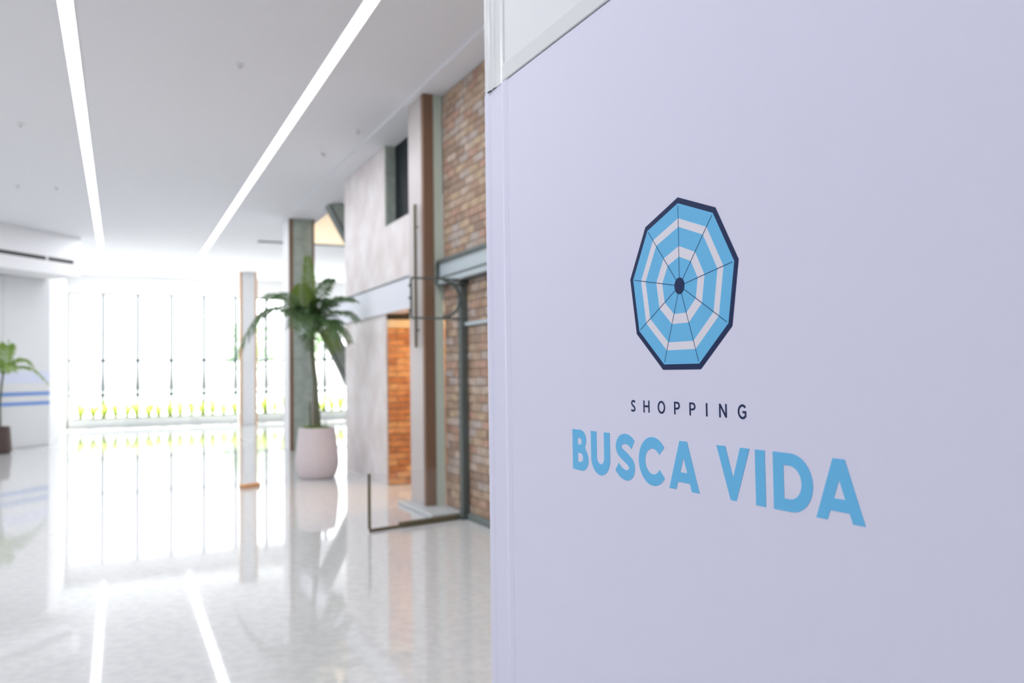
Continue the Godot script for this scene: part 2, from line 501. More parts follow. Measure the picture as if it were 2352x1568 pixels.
	# low glass barrier from the post into the hall
	var d := Vector3(2.22 - 3.245, 0, -7.98 + 8.22)
	var lb := thing("glass_barrier", "low clear glass barrier with dark floor rail and end post", "barrier", Vector3(3.245, 0, -8.22), atan2(-d.z, d.x))
	var L := d.length()
	bpart("floor_rail", Vector3(0.0, 0.0, -0.03), Vector3(0.71, 0.055, 0.03), mats.bronze, lb, 0.005)
	bpart("thin_rail", Vector3(0.71, 0.0, -0.014), Vector3(L, 0.03, 0.014), mats.bronze, lb, 0.003)
	bpart("end_post", Vector3(L - 0.012, 0.03, -0.012), Vector3(L + 0.014, 0.57, 0.012), mats.bronze, lb, 0.003)
	bpart("pane", Vector3(0.02, 0.05, -0.005), Vector3(L - 0.012, 0.56, 0.005), mats.clearglass, lb)

	# ---- two raking dark struts behind the stone wall
	strut("raking_strut", "dark raking strut dropping from the ceiling behind the stone wall", Vector3(3.78, CEIL - 0.005, -15.6), Vector3(5.4, 1.9, -15.6), 0.4)
	strut("raking_strut", "grey raking strut below the white beam behind the potted palm", Vector3(3.72, 2.75, -17.0), Vector3(5.1, 0.0, -17.0), 0.26)

func strut(called: String, label: String, a: Vector3, b: Vector3, wide: float) -> void:
	var t := thing(called, label, "strut", b)
	var d := (a - b)
	var n := Vector3(d.y, -d.x, 0).normalized() * wide / 2.0
	var z := Vector3(0, 0, 0.15)
	var st := new_st()
	var c := [Vector3.ZERO - n, Vector3.ZERO + n, d + n, d - n]
	for i in 4: # clip the ends level
		c[i].y = 0.0 if i < 2 else d.y
		if i < 2: c[i] = Vector3((-1.0 if i == 0 else 1.0) * wide * d.length() / absf(d.y) / 2.0, 0, 0)
		else: c[i] = d + Vector3((1.0 if i == 2 else -1.0) * wide * d.length() / absf(d.y) / 2.0, 0, 0)
	var ce := d / 2.0
	face(st, [c[0] + z, c[1] + z, c[2] + z, c[3] + z], ce); face(st, [c[0] - z, c[1] - z, c[2] - z, c[3] - z], ce)
	for i in 4: face(st, [c[i] + z, c[(i + 1) % 4] + z, c[(i + 1) % 4] - z, c[i] - z], ce)
	obj("web", st, mats.greygreen, t)
	st = new_st()
	for s in [0, 1]:
		var p0: Vector3 = c[0] if s == 0 else c[1]
		var p1: Vector3 = c[3] if s == 0 else c[2]
		var o := Vector3(0.02 if s == 1 else -0.02, 0, 0)
		var zz := Vector3(0, 0, 0.17)
		var q := [p0 + o, p0 - o, p1 - o, p1 + o]
		var mid := (p0 + p1) / 2.0
		face(st, [q[0] + zz, q[1] + zz, q[2] + zz, q[3] + zz], mid); face(st, [q[0] - zz, q[1] - zz, q[2] - zz, q[3] - zz], mid)
		for i in 4: face(st, [q[i] + zz, q[(i + 1) % 4] + zz, q[(i + 1) % 4] - zz, q[i] - zz], mid)
	obj("flange", st, mats.steel, t)

# rows of single bricks between a0..a1 and y0..y1; place(a, b, y0, y1) gives the two corners
func brick_rows(parent: Node, kinds: Array, a0: float, a1: float, y0: float, y1: float, place: Callable, pitch: float, length: float, joint: float) -> void:
	var shared := {}
	var y := y0
	var row := 0
	while y < y1 - 0.02:
		var a := a0 - (0.0 if row % 2 == 0 else (length + joint) / 2.0)
		while a < a1 - 0.02:
			var lo := maxf(a, a0)
			var hi := minf(a + length, a1)
			if hi - lo > 0.03:
				var top := minf(y + pitch - joint, y1)
				var c: Array = place.call(lo, hi, y, top)
				var size: Vector3 = (c[1] - c[0]).abs()
				var key := "%.3f %.3f %.3f" % [size.x, size.y, size.z]
				if not shared.has(key):
					var st := new_st()
					box(st, -size / 2.0, size / 2.0)
					shared[key] = commit(st)
				var o := inst("brick", shared[key], kinds[rng.randi() % kinds.size()], parent)
				o.position = (c[0] + c[1]) / 2.0 + Vector3(rng.randf_range(-0.002, 0.002), 0, rng.randf_range(-0.002, 0.002))
			a += length + joint
		y += pitch; row += 1

func left_side() -> void:
	var th := atan2(-0.743, -0.669)
	var w := structure("wall_left_panelled", "white panelled booth wall set at an angle with blue stripes", "wall", Vector3(-1.5, 0, -22.2), th)
	bpart("core", Vector3(0, 0, 0.0), Vector3(8.3, 3.9, 0.15), mats.paint, w)
	var x := 0.0
	while x < 6.0:
		bpart("panel", Vector3(x + 0.006, 0.02, -0.02), Vector3(x + 1.264, 3.85, 0.0), mats.whitepanel, w, 0.003)
		x += 1.27
	for s in [[1.17, 1.25], [0.95, 1.03]]:
		var o := bpart("blue_stripe", Vector3(0.006, s[0], -0.024), Vector3(6.35, s[1], -0.02), mats.stripe, w)
		o.set_meta("label", "blue printed stripe")
	bpart("pale_band", Vector3(0.006, 1.45, -0.022), Vector3(6.35, 1.72, -0.02), mats.palestripe, w)
	var st := new_st()
	box(st, Vector3(-7.1, 0, FAR_Z), Vector3(-1.5, CEIL, -22.3))
	struct("wall_left_return", "white wall running from the striped booth wall to the far window", "wall", st, mats.paint)
	var b := structure("ceiling_bulkhead", "white bulkhead with a black air slot above the striped booth wall", "bulkhead", Vector3(-1.5, 3.87, -22.2), th)
	bpart("fascia", Vector3(0.1, 0, -1.0), Vector3(8.0, CEIL - 3.87, 0.14), mats.paint, b)
	for s in [[0.32, 1.02], [1.08, 2.6]]:
		var o := bpart("air_slot", Vector3(s[0], 0.29, -1.006), Vector3(s[1], 0.37, -0.998), mats.dark, b)
		o.set_meta("label", "black linear air slot")

func ceiling_fittings() -> void:
	var names := ["long glowing light line running above the clear floor", "long glowing light line running beside the brick wall", "long glowing light line above the striped booth side", "long glowing light line beside the outer white wall"]
	for i in STRIPS.size():
		var t := thing("light_line", names[i], "light", Vector3(STRIPS[i], CEIL - 0.012, 0), 0, "ceiling light lines")
		bpart("diffuser", Vector3(-0.058, 0.0, STRIP_ENDS[i]), Vector3(0.058, 0.012, STRIP_Z0), mats.diffuser, t)
		bpart("edge_trim", Vector3(-0.064, -0.001, STRIP_ENDS[i]), Vector3(-0.058, 0.012, STRIP_Z0), mats.paint, t)
		bpart("edge_trim", Vector3(0.058, -0.001, STRIP_ENDS[i]), Vector3(0.064, 0.012, STRIP_Z0), mats.paint, t)
	# small ceiling heads
	for p in [[1.118, -8.881, "small round white ceiling sensor between the two light lines"], [2.85, -10.715, "small round white ceiling sensor by the ceiling margin, beside the dark high opening"], [2.68, -12.018, "small round white ceiling sensor by the ceiling margin, above the pale stone wall"], [-1.155, -12.065, "lone small round white ceiling sensor on the booth side of the light line"], [-1.563, -15.946, "small round white ceiling sensor of a close pair on the booth side"], [-0.985, -15.925, "small round white ceiling sensor of a close pair on the booth side"]]:
		var t := thing("ceiling_sensor", p[2], "sensor", Vector3(p[0], CEIL, p[1]), 0, "small round ceiling sensors")
		var st := new_st()
		lathe(st, [Vector2(0.0, -0.012), Vector2(0.045, -0.012), Vector2(0.05, -0.008), Vector2(0.05, 0.0)], 24)
		obj("plate", st, mats.paint, t)
		st = new_st()
		lathe(st, [Vector2(0.0, -0.06), Vector2(0.014, -0.058), Vector2(0.024, -0.045), Vector2(0.026, -0.03), Vector2(0.026, -0.012)], 20)
		obj("head", st, mats.whitepanel, t)
	# air slot across the bay; added glowing panel stands for warm-lit ceiling beyond
	var s := thing("air_slot", "grey air slot across the ceiling between the two columns", "air slot", Vector3(3.0, CEIL, -20.5))
	bpart("frame", Vector3(0, -0.03, -0.05), Vector3(5.5, 0.0, 0.05), mats.mullion, s, 0.003)
	var wp := thing("lit_ceiling_glow", "added glowing cream panel standing for warm-lit ceiling behind the grey column", "light", Vector3(4.55, CEIL, -18.4))
	bpart("diffuser", Vector3(-0.8, -0.02, -1.9), Vector3(0.8, -0.0, 1.9), mats.warm, wp)
	bpart("frame", Vector3(-0.84, -0.03, -1.94), Vector3(-0.8, 0.0, 1.94), mats.paint, wp)
	bpart("frame", Vector3(0.8, -0.03, -1.94), Vector3(0.84, 0.0, 1.94), mats.paint, wp)
	var l := AreaLight3D.new()
	l.name = "added_warm_light"; l.area_size = Vector2(1.6, 3.8); l.area_normalize_energy = false
	l.light_energy = 0.2; l.light_color = Color(1.0, 0.86, 0.62); l.shadow_enabled = true
	l.area_range = 30.0
	l.position = Vector3(0, -0.03, 0); l.rotation_degrees.x = -90.0
	wp.add_child(l)

func columns() -> void:
	var c := thing("column", "tall grey column with brown corner strip behind the potted palm", "column", Vector3(3.42, 0, -17.6))
	bpart("shaft", Vector3(-0.26, 0, -0.32), Vector3(0.25, CEIL, 0.30), mats.greygreen, c, 0.006)
	bpart("corner_strip", Vector3(-0.265, 0, 0.295), Vector3(-0.19, CEIL, 0.31), mats.brown, c, 0.003)
	bpart("corner_strip", Vector3(0.21, 0, 0.295), Vector3(0.255, CEIL, 0.31), mats.brown, c, 0.003)
	bpart("side_face", Vector3(-0.28, 0, -0.32), Vector3(-0.26, CEIL, 0.295), mats.paint, c, 0.003)  # white colour carries the window light falling on this face
	c = thing("column", "pale column with orange-brown edges in front of the far window", "column", Vector3(3.64, 0, -27.05))
	bpart("shaft", Vector3(-0.25, 0, -0.25), Vector3(0.24, CEIL, 0.20), mats.whitepanel, c, 0.006)
	bpart("corner_strip", Vector3(-0.27, 0, 0.17), Vector3(-0.20, CEIL, 0.22), mats.wood, c, 0.003)
	bpart("corner_strip", Vector3(0.20, 0, 0.17), Vector3(0.26, CEIL, 0.22), mats.wood, c, 0.003)

func low_things() -> void:
	var b := thing("wooden_block", "low orange-brown wooden block lying alone on the polished floor", "block", Vector3(1.64, 0, -12.0), 0.45)
	bpart("block", Vector3(-0.145, 0.0, -0.05), Vector3(0.145, 0.055, 0.05), mats.wood, b, 0.008)

# ---------------------------------------------------------------- the printed partition
func partition() -> void:
	var p := thing("display_board", "lilac printed exhibition board wall with umbrella emblem and blue lettering", "display board", Vector3(1.0, 0, 0))
	var z0 := -2.283
	var z1 := 1.2
	var yv := 2.388            # top edge of the vinyl
	# infill panels between the posts
	bpart("printed_panel", Vector3(0.0, 0.02, -2.110), Vector3(0.03, yv, z1), mats.vinyl, p)
	bpart("upper_panel", Vector3(0.004, 2.44, -2.134), Vector3(0.03, 3.0, z1), mats.whitepanel, p)
	var bm := bpart("beam", Vector3(-0.004, yv + 0.003, -2.137), Vector3(0.034, 2.438, z1), mats.alu, p, 0.002)
	bpart("joint_shadow_gap", Vector3(0.006, yv, -2.137), Vector3(0.03, yv + 0.003, z1), mats.dark, p)  # real gap; its dark filling paints the shade inside
	bpart("groove_lip", Vector3(-0.002, 2.434, -2.135), Vector3(0.012, 2.441, z1), mats.whitepanel, bm)
	# upper bare aluminium post and its vinyl-wrapped lower length
	for part in [["upper_post", yv + 0.004, 3.02, mats.alu, 0.0], ["wrapped_post", 0.0, yv + 0.004, mats.vinyl, 0.0005]]:
		var st := new_st()
		var prof := [[-2.283, 0.05], [-2.283, 0.018], [-2.279, 0.006], [-2.270, 0.001], [-2.262, 0.003], [-2.254, 0.003], [-2.244, -0.003], [-2.232, -0.005], [-2.222, -0.003], [-2.214, 0.001], [-2.206, -0.002], [-2.198, -0.002], [-2.188, 0.002], [-2.160, 0.003], [-2.144, 0.001], [-2.137, 0.001], [-2.134, 0.003], [-2.134, 0.05]]
		if part[0] == "wrapped_post":
			prof = [[-2.283, 0.05], [-2.283, 0.012], [-2.278, 0.003], [-2.268, 0.0], [-2.246, 0.0008], [-2.232, 0.003], [-2.158, 0.004], [-2.134, -0.0025], [-2.108, -0.0003], [-2.108, 0.05]]
		for i in prof.size():
			var a: Array = prof[i]
			var b: Array = prof[(i + 1) % prof.size()]
			quad(st, Vector3(a[1], part[2], a[0]), Vector3(b[1], part[2], b[0]), Vector3(b[1], part[1], b[0]), Vector3(a[1], part[1], a[0]))
		var ring := PackedVector2Array()
		for a in prof: ring.append(Vector2(a[0], a[1]))
		var idx := Geometry2D.triangulate_polygon(ring)
		for k in idx: st.add_vertex(Vector3(ring[k].y, part[2], ring[k].x))
		obj(part[0], st, part[3], p)
	bpart("dark_notch", Vector3(0.006, yv - 0.004, z0 - 0.004), Vector3(0.02, yv + 0.02, z0 + 0.003), mats.dark, p)
	bpart("end_panel", Vector3(0.05, 0.02, z0 + 0.02), Vector3(1.9, 2.9, z0 + 0.05), mats.whitepanel, p)
	emblem(p)
	lettering(p)

# panel coordinates: u along the panel (mm, from the left edge of the lettering), v up (mm, from its baseline)
func on_panel(u: float, v: float, proud: float) -> Vector3:
	return Vector3(-proud, 1.55 - 0.2365 + v / 1000.0, -1.764 + u / 1000.0)

func flat_poly(st: SurfaceTool, poly: PackedVector2Array, proud: float, back := 0.0) -> void:
	if Geometry2D.is_polygon_clockwise(poly): poly.reverse()
	var idx := Geometry2D.triangulate_polygon(poly)
	for k in range(0, idx.size(), 3):
		var a := poly[idx[k]]; var b := poly[idx[k + 1]]; var c := poly[idx[k + 2]]
		if (b - a).cross(c - a) > 0.0:
			var t := b; b = c; c = t
		for v in [a, b, c]: st.add_vertex(on_panel(v.x, v.y, proud))
	for i in poly.size():
		var a := poly[i]; var b := poly[(i + 1) % poly.size()]
		quad(st, on_panel(a.x, a.y, back), on_panel(a.x, a.y, proud), on_panel(b.x, b.y, proud), on_panel(b.x, b.y, back))

# polygons whose holes are opened by cutting them into level bands
func cut_holes(outers: Array, holes: Array) -> Array:
	if holes.is_empty(): return outers
	var cuts := [-1000.0]
	for h in holes:
		var lo := 1e9; var hi := -1e9
		for v in h: lo = minf(lo, v.y); hi = maxf(hi, v.y)
		cuts.append((lo + hi) / 2.0)
	cuts.sort()
	cuts.append(2000.0)
	var res := []
	for i in cuts.size() - 1:
		if cuts[i + 1] - cuts[i] < 0.01: continue
		var band := PackedVector2Array([Vector2(-2000, cuts[i]), Vector2(3000, cuts[i]), Vector2(3000, cuts[i + 1]), Vector2(-2000, cuts[i + 1])])
		for o in outers:
			var left := Geometry2D.intersect_polygons(o, band)
			for h in holes:
				var next := []
				for q in left: next.append_array(Geometry2D.clip_polygons(q, h))
				left = next as Array[PackedVector2Array] if false else typed(next)
			res.append_array(left)
	return res

func typed(a: Array) -> Array[PackedVector2Array]:
	var r: Array[PackedVector2Array] = []
	for q in a: r.append(q)
	return r

func arc_pts(c: Vector2, rx: float, ry: float, a0: float, a1: float, n := 20) -> PackedVector2Array:
	var r := PackedVector2Array()
	for i in n + 1:
		var a := deg_to_rad(lerpf(a0, a1, float(i) / n))
		r.append(c + Vector2(cos(a) * rx, sin(a) * ry))
	return r

func smooth_line(p: Array, n := 6) -> PackedVector2Array:
	var r := PackedVector2Array()
	for i in p.size() - 1:
		var a: Vector2 = p[maxi(i - 1, 0)]; var b: Vector2 = p[i]; var c: Vector2 = p[i + 1]; var d: Vector2 = p[mini(i + 2, p.size() - 1)]
		for k in n: r.append(b.cubic_interpolate(c, a, d, float(k) / n))
	r.append(p[-1])
	return r

# strokes: polylines of the width w, joined into one outline with holes
func stroked(lines: Array, w: float) -> Array:
	var outers := []
	var holes := []
	for l in lines:
		for q in Geometry2D.offset_polyline(l, w / 2.0, Geometry2D.JOIN_MITER, Geometry2D.END_BUTT):
			if Geometry2D.is_polygon_clockwise(q): holes.append(q)
			else: outers.append(q)
	var merged := true
	while merged and outers.size() > 1:
		merged = false
		for i in outers.size():
			for j in range(i + 1, outers.size()):
				var r := Geometry2D.merge_polygons(outers[i], outers[j])
				var o := []
				for q in r:
					if not Geometry2D.is_polygon_clockwise(q): o.append(q)
				if o.size() == 1:
					for q in r:
						if Geometry2D.is_polygon_clockwise(q): holes.append(q)
					outers[i] = o[0]; outers.remove_at(j)
					merged = true
					break
			if merged: break
	return cut_holes(outers, holes)

func letter(parent: Node, called: String, polys: Array, m: Material) -> void:
	var st := new_st()
	for q in polys: flat_poly(st, q, 0.0006)
	obj(called, st, m, parent)

func pv(a: Array) -> PackedVector2Array:
	var r := PackedVector2Array()
	for i in range(0, a.size(), 2): r.append(Vector2(a[i], a[i + 1]))
	return r

func lettering(p: Node3D) -> void:
	var big := Node3D.new()
	big.name = "blue_lettering"; p.add_child(big)
	tag(big, "bold sky blue lettering reading BUSCA VIDA")
	var m: Material = mats.skyblue
	# B
	var o := pv([0, 0, 0, 96]); o.append_array(arc_pts(Vector2(38, 72), 27, 24, 90, -42, 12)); o.append_array(arc_pts(Vector2(44, 26.5), 30, 27.5, 50, -90, 14))
	var h1 := pv([25, 60.5, 25, 76]); h1.append_array(arc_pts(Vector2(36, 68.25), 8, 7.75, 90, -90, 8))
	var h2 := pv([25, 19, 25, 40]); h2.append_array(arc_pts(Vector2(39, 29.5), 10.5, 10.5, 90, -90, 8))
	letter(big, "letter_b", cut_holes([o], [h1, h2]), m)
	# U
	var l := pv([99.7, 96.3]); l.append_array(arc_pts(Vector2(128.5, 37), 28.8, 27.5, 180, 360, 20)); l.append(Vector2(157.3, 96.3))
	letter(big, "letter_u", stroked([l], 25.4), m)
	# S
	letter(big, "letter_s", stroked([smooth_line([Vector2(263, 76), Vector2(249, 84.5), Vector2(231, 87.3), Vector2(214, 82), Vector2(205.5, 70), Vector2(210, 59.5), Vector2(224, 51.5), Vector2(241, 43.5), Vector2(253.5, 35), Vector2(257.5, 26), Vector2(253, 15), Vector2(241, 8.6), Vector2(226, 9), Vector2(211, 14.5), Vector2(198, 24)])], 22.0), m)
	# C
	letter(big, "letter_c", stroked([arc_pts(Vector2(335.5, 47.5), 39.5, 38.5, 37, 323, 32)], 23.5), m)
	# A
	var a_out := pv([391, 0, 427, 96.3, 451, 96.3, 487, 0, 463.5, 0, 457.5, 15.2, 419.8, 15.2, 414, 0])
	var a_hole := pv([427.8, 34.8, 438.9, 64, 450, 34.8])
	letter(big, "letter_a", cut_holes([a_out], [a_hole]), m)
	letter(big, "letter_v", [pv([539, 96.3, 564, 96.3, 583.5, 40.5, 603.5, 96.3, 628, 96.3, 591, 0, 575.5, 0])], m)
	letter(big, "letter_i", [pv([641.5, 0, 641.5, 96.3, 666, 96.3, 666, 0])], m)
	o = pv([685, 0, 685, 96.3]); o.append_array(arc_pts(Vector2(725, 48.15), 48.5, 48.15, 90, -90, 24))
	h1 = pv([709.5, 20.5, 709.5, 76]); h1.append_array(arc_pts(Vector2(722, 48.25), 27, 27.75, 90, -90, 20))
	letter(big, "letter_d", cut_holes([o], [h1]), m)
	for q in a_out.size(): a_out[q].x += 388
	for q in a_hole.size(): a_hole[q].x += 388
	letter(big, "letter_a", cut_holes([a_out], [a_hole]), m)

	var small := Node3D.new()
	small.name = "navy_lettering"; p.add_child(small)
	tag(small, "small wide-spaced navy lettering reading SHOPPING")
	m = mats.navy
	var b := 148.0
	var t := 173.2
	var w := 4.0
	letter(small, "letter_s", stroked([smooth_line([Vector2(273.5, t - 4.2), Vector2(269.5, t - 2.2), Vector2(265, t - 2.4), Vector2(261.4, t - 5.0), Vector2(261.8, t - 9), Vector2(266, t - 12.4), Vector2(271, t - 15.6), Vector2(272.6, t - 19.4), Vector2(270.4, b + 3), Vector2(266, b + 1.8), Vector2(259, b + 3.4)], 4)], w), m)
	letter(small, "letter_h", stroked([pv([307, b, 307, t]), pv([325, b, 325, t]), pv([307, 161, 325, 161])], w), m)
	o = arc_pts(Vector2(369, 160.6), 12.6, 13.2, 0, 350, 28); h1 = arc_pts(Vector2(369, 160.6), 8.4, 9.3, 0, 350, 28)
	letter(small, "letter_o", cut_holes([o], [h1]), m)
	for x in [412.0, 461.0]:
		o = pv([x, b, x, t]); o.append_array(arc_pts(Vector2(x + 10.5, t - 7.6), 8.2, 7.6, 90, -90, 12)); o.append_array(pv([x + 4, t - 15.2, x + 4, b]))
		h1 = pv([x + 4, t - 11.6, x + 4, t - 3.6]); h1.append_array(arc_pts(Vector2(x + 10, t - 7.6), 4.6, 4.0, 90, -90, 10))
		letter(small, "letter_p", cut_holes([o], [h1]), m)
	letter(small, "letter_i", [pv([511, b, 511, t, 515.2, t, 515.2, b])], m)
	letter(small, "letter_n", [pv([549, b, 549, t, 553, t, 566.2, 155.2, 566.2, t, 570.2, t, 570.2, b, 566.4, b, 553, 166.4, 553, b])], m)
	var g := arc_pts(Vector2(612.2, 160.6), 10.2, 11.2, 42, 318, 22)
	letter(small, "letter_g", stroked([g, pv([612.5, 160.0, 622, 160.0]), pv([620, 161.9, 620, 151.4])], w), m)

func emblem(p: Node3D) -> void:
	var e := Node3D.new()
	e.name = "umbrella_emblem"; p.add_child(e)
	tag(e, "nine-sided beach umbrella emblem striped blue and white with navy rim")
	var c := Vector2(-1325.6 + 1764.0, 166.1 + 236.5)
	var ring := func(r: float) -> PackedVector2Array:
		var q := PackedVector2Array()
		for k in 9:
			var a := TAU * k / 9.0
			q.append(c + Vector2(sin(a), cos(a)) * r)
		return q
	var bands := [["rim", 164.5, 176.2, mats.navy], ["blue_band", 134.5, 164.5, mats.skyblue], ["white_band", 117.5, 134.5, mats.printwhite], ["blue_band", 79.0, 117.5, mats.skyblue], ["white_band", 58.0, 79.0, mats.printwhite]]
	for b in bands:
		var i: PackedVector2Array = ring.call(b[1])
		var o: PackedVector2Array = ring.call(b[2])
		var st := new_st()
		for k in 9:
			var k2 := (k + 1) % 9
			flat_poly(st, PackedVector2Array([i[k], o[k], o[k2], i[k2]]), 0.0006)
		obj(b[0], st, b[3], e)
	var s2 := new_st()
	flat_poly(s2, ring.call(58.0), 0.0006)
	obj("blue_centre", s2, mats.skyblue, e)
	for k in 9:
		var a := TAU * k / 9.0
		var d := Vector2(sin(a), cos(a))
		var n := Vector2(d.y, -d.x) * 0.75
		s2 = new_st()
		flat_poly(s2, PackedVector2Array([c + d * 15 + n, c + d * 160 + n, c + d * 160 - n, c + d * 15 - n]), 0.0009, 0.0006)
		obj("rib_line", s2, mats.ribline, e)
	s2 = new_st()
	flat_poly(s2, arc_pts(c, 16, 16.5, 0, 345, 23), 0.0012, 0.0006)
	obj("hub", s2, mats.navy, e)

# ---------------------------------------------------------------- plants
func frond(parent: Node, p0: Vector3, p1: Vector3, p2: Vector3, width: float, pairs: int, m: Material) -> void:
	var st := new_st()
	var pts := []
	var rad := []
	for i in 9:
		var t := i / 8.0
		pts.append(p0.lerp(p1, t).lerp(p1.lerp(p2, t), t)); rad.append(lerpf(0.013, 0.003, t))
	tube(st, pts, rad, 5, false)
	for i in pairs:
		var t := 0.16 + 0.84 * (i + 0.5) / pairs
		var c := p0.lerp(p1, t).lerp(p1.lerp(p2, t), t)
		var tan_ := (p1.lerp(p2, t) - p0.lerp(p1, t)).normalized()
		var side := tan_.cross(Vector3.UP)
		if side.length() < 0.2: side = tan_.cross(Vector3(0.3, 0, 1))
		side = side.normalized()
		var ln := 1.2 * width * (0.35 + 0.65 * sin(PI * minf(t * 0.9 + 0.08, 1.0)))
		for s in [-1.0, 1.0]:
			var dir: Vector3 = (side * s * 0.85 + tan_ * 0.62 + Vector3(rng.randf_range(-0.08, 0.08), rng.randf_range(-0.05, 0.12), rng.randf_range(-0.08, 0.08))).normalized()
			var w := tan_ * 0.019
			var mid: Vector3 = c + dir * ln * 0.55
			var tip: Vector3 = c + dir * ln + Vector3(0, -0.38 * ln, 0)
			quad(st, c - w * 0.4, mid - w, mid + w, c + w * 0.4)
			st.add_vertex(mid - w); st.add_vertex(tip); st.add_vertex(mid + w)
	obj("frond", st, m, parent)

func plants() -> void:
	# large potted palm
	var base := Vector3(2.70, 0, -12.58)
	var pot := thing("plant_pot", "large tapered off-white plant pot holding the tall palm", "pot", base)
	var st := new_st()
	lathe(st, [Vector2(0.0, 0.0), Vector2(0.235, 0.0), Vector2(0.26, 0.015), Vector2(0.285, 0.06), Vector2(0.312, 0.15), Vector2(0.322, 0.24), Vector2(0.316, 0.36), Vector2(0.300, 0.5), Vector2(0.281, 0.66), Vector2(0.271, 0.75), Vector2(0.264, 0.757), Vector2(0.255, 0.752), Vector2(0.255, 0.66), Vector2(0.0, 0.655)], 48)
	inst("vessel", commit(st, true), mats.pot, pot)
	st = new_st()
	lathe(st, [Vector2(0.252, 0.658), Vector2(0.245, 0.72), Vector2(0.16, 0.765), Vector2(0.05, 0.775), Vector2(0.0, 0.775)], 24)
	inst("moss", commit(st), mats.moss, pot)
	var gp := new_st()
	for i in 90:
		var a := rng.randf() * TAU
		var r := sqrt(rng.randf()) * 0.22
		var c := Vector3(cos(a) * r, 0.73, sin(a) * r)
		var d := Vector3(rng.randf_range(-0.06, 0.06), rng.randf_range(0.05, 0.11), rng.randf_range(-0.06, 0.06))
		var n := d.cross(Vector3(rng.randf() - 0.5, 0, rng.randf() - 0.5)).normalized() * 0.008
		gp.add_vertex(c - n); gp.add_vertex(c + d); gp.add_vertex(c + n)
	var gt := obj("ground_cover", gp, mats.leaf_light, pot)
	gt.set_meta("kind", "stuff")

	var palm := thing("potted_palm", "tall slender palm with arching green fronds in the off-white pot", "palm", base + Vector3(0, 0.72, 0))
	st = new_st()
	tube(st, [Vector3(0.02, -0.05, 0), Vector3(0.005, 0.3, 0), Vector3(-0.03, 0.8, 0), Vector3(-0.07, 1.2, 0), Vector3(-0.09, 1.45, 0)], [0.05, 0.042, 0.038, 0.036, 0.03], 12)
	inst("trunk", commit(st, true), mats.trunk, palm)
	st = new_st()
	tube(st, [Vector3(-0.11, -0.05, 0.07), Vector3(-0.12, 0.35, 0.07), Vector3(-0.115, 0.42, 0.07)], [0.02, 0.017, 0.01], 8)
	inst("shoot", commit(st, true), mats.trunk, palm)
	var c := Vector3(-0.09, 1.42, 0)
	# tips and bends measured on the photograph, at the palm's own depth
	var fr := [
		[Vector3(-0.10, 2.1, 0.02), Vector3(-0.13, 2.62, 0.0), 0.16, 26],
		[Vector3(-0.22, 2.0, 0.1), Vector3(-0.32, 2.15, 0.5), 0.22, 22],
		[Vector3(-0.65, 2.35, 0.0), Vector3(-1.17, 1.12, 0.05), 0.34, 34],
		[Vector3(-0.45, 2.25, 0.3), Vector3(-0.86, 1.9, 0.6), 0.24, 26],
		[Vector3(0.12, 2.15, 0.4), Vector3(0.40, 1.90, 0.75), 0.2, 28],
		[Vector3(0.2, 2.0, 0.5), Vector3(0.42, 1.6, 0.85), 0.18, 26],
		[Vector3(0.25, 1.75, -0.3), Vector3(0.42, 1.2, -0.5), 0.22, 26],
		[Vector3(0.1, 1.9, 0.45), Vector3(0.15, 1.35, 0.9), 0.26, 24],
		[Vector3(-0.25, 2.0, 0.4), Vector3(-0.35, 1.4, 0.85), 0.26, 24],
		[Vector3(-0.1, 2.1, -0.45), Vector3(-0.2, 1.6, -0.95), 0.28, 24],
		[Vector3(0.0, 2.2, 0.25), Vector3(0.12, 2.25, 0.4), 0.2, 22],
		[Vector3(0.2, 1.8, 0.3), Vector3(0.40, 1.30, 0.5), 0.22, 22],
		[Vector3(-0.15, 2.0, 0.15), Vector3(-0.26, 1.75, 0.35), 0.24, 20],
		[Vector3(0.0, 1.95, 0.1), Vector3(0.05, 1.95, 0.3), 0.24, 20],
		[Vector3(-0.12, 1.95, 0.2), Vector3(-0.16, 1.2, 0.4), 0.22, 20],
		[Vector3(0.22, 1.85, 0.0), Vector3(0.42, 1.45, 0.05), 0.2, 22],
	]
	for i in fr.size():
		var f: Array = fr[i]
		frond(palm, c, f[0], f[1], f[2], roundi(f[3] * 1.05), mats.leaf_olive if i in [0, 1, 6, 11] else mats.leaf)

	# palm in the dark pot by the striped wall
	var b2 := Vector3(-2.33, 0, -20.3)
	var pot2 := thing("plant_pot", "dark brown plant pot in front of the striped booth wall", "pot", b2)
	st = new_st()
	lathe(st, [Vector2(0.0, 0.0), Vector2(0.24, 0.0), Vector2(0.275, 0.02), Vector2(0.285, 0.08), Vector2(0.27, 0.3), Vector2(0.25, 0.55), Vector2(0.24, 0.556), Vector2(0.225, 0.55), Vector2(0.22, 0.48), Vector2(0.0, 0.475)], 40)
	inst("vessel", commit(st, true), mats.darkpot, pot2)
	st = new_st()
	lathe(st, [Vector2(0.218, 0.476), Vector2(0.15, 0.51), Vector2(0.0, 0.52)], 20)
	inst("soil", commit(st), mats.moss, pot2)
	var palm2 := thing("potted_palm", "yellow-green palm in the dark pot beside the striped booth wall", "palm", b2 + Vector3(0.0, 0.5, 0))
	st = new_st()
	tube(st, [Vector3(0.06, -0.03, 0), Vector3(0.05, 0.5, 0), Vector3(0.09, 1.0, 0), Vector3(0.12, 1.2, 0)], [0.028, 0.024, 0.022, 0.018], 10)
	inst("trunk", commit(st, true), mats.trunk, palm2)
	c = Vector3(0.11, 1.15, 0)
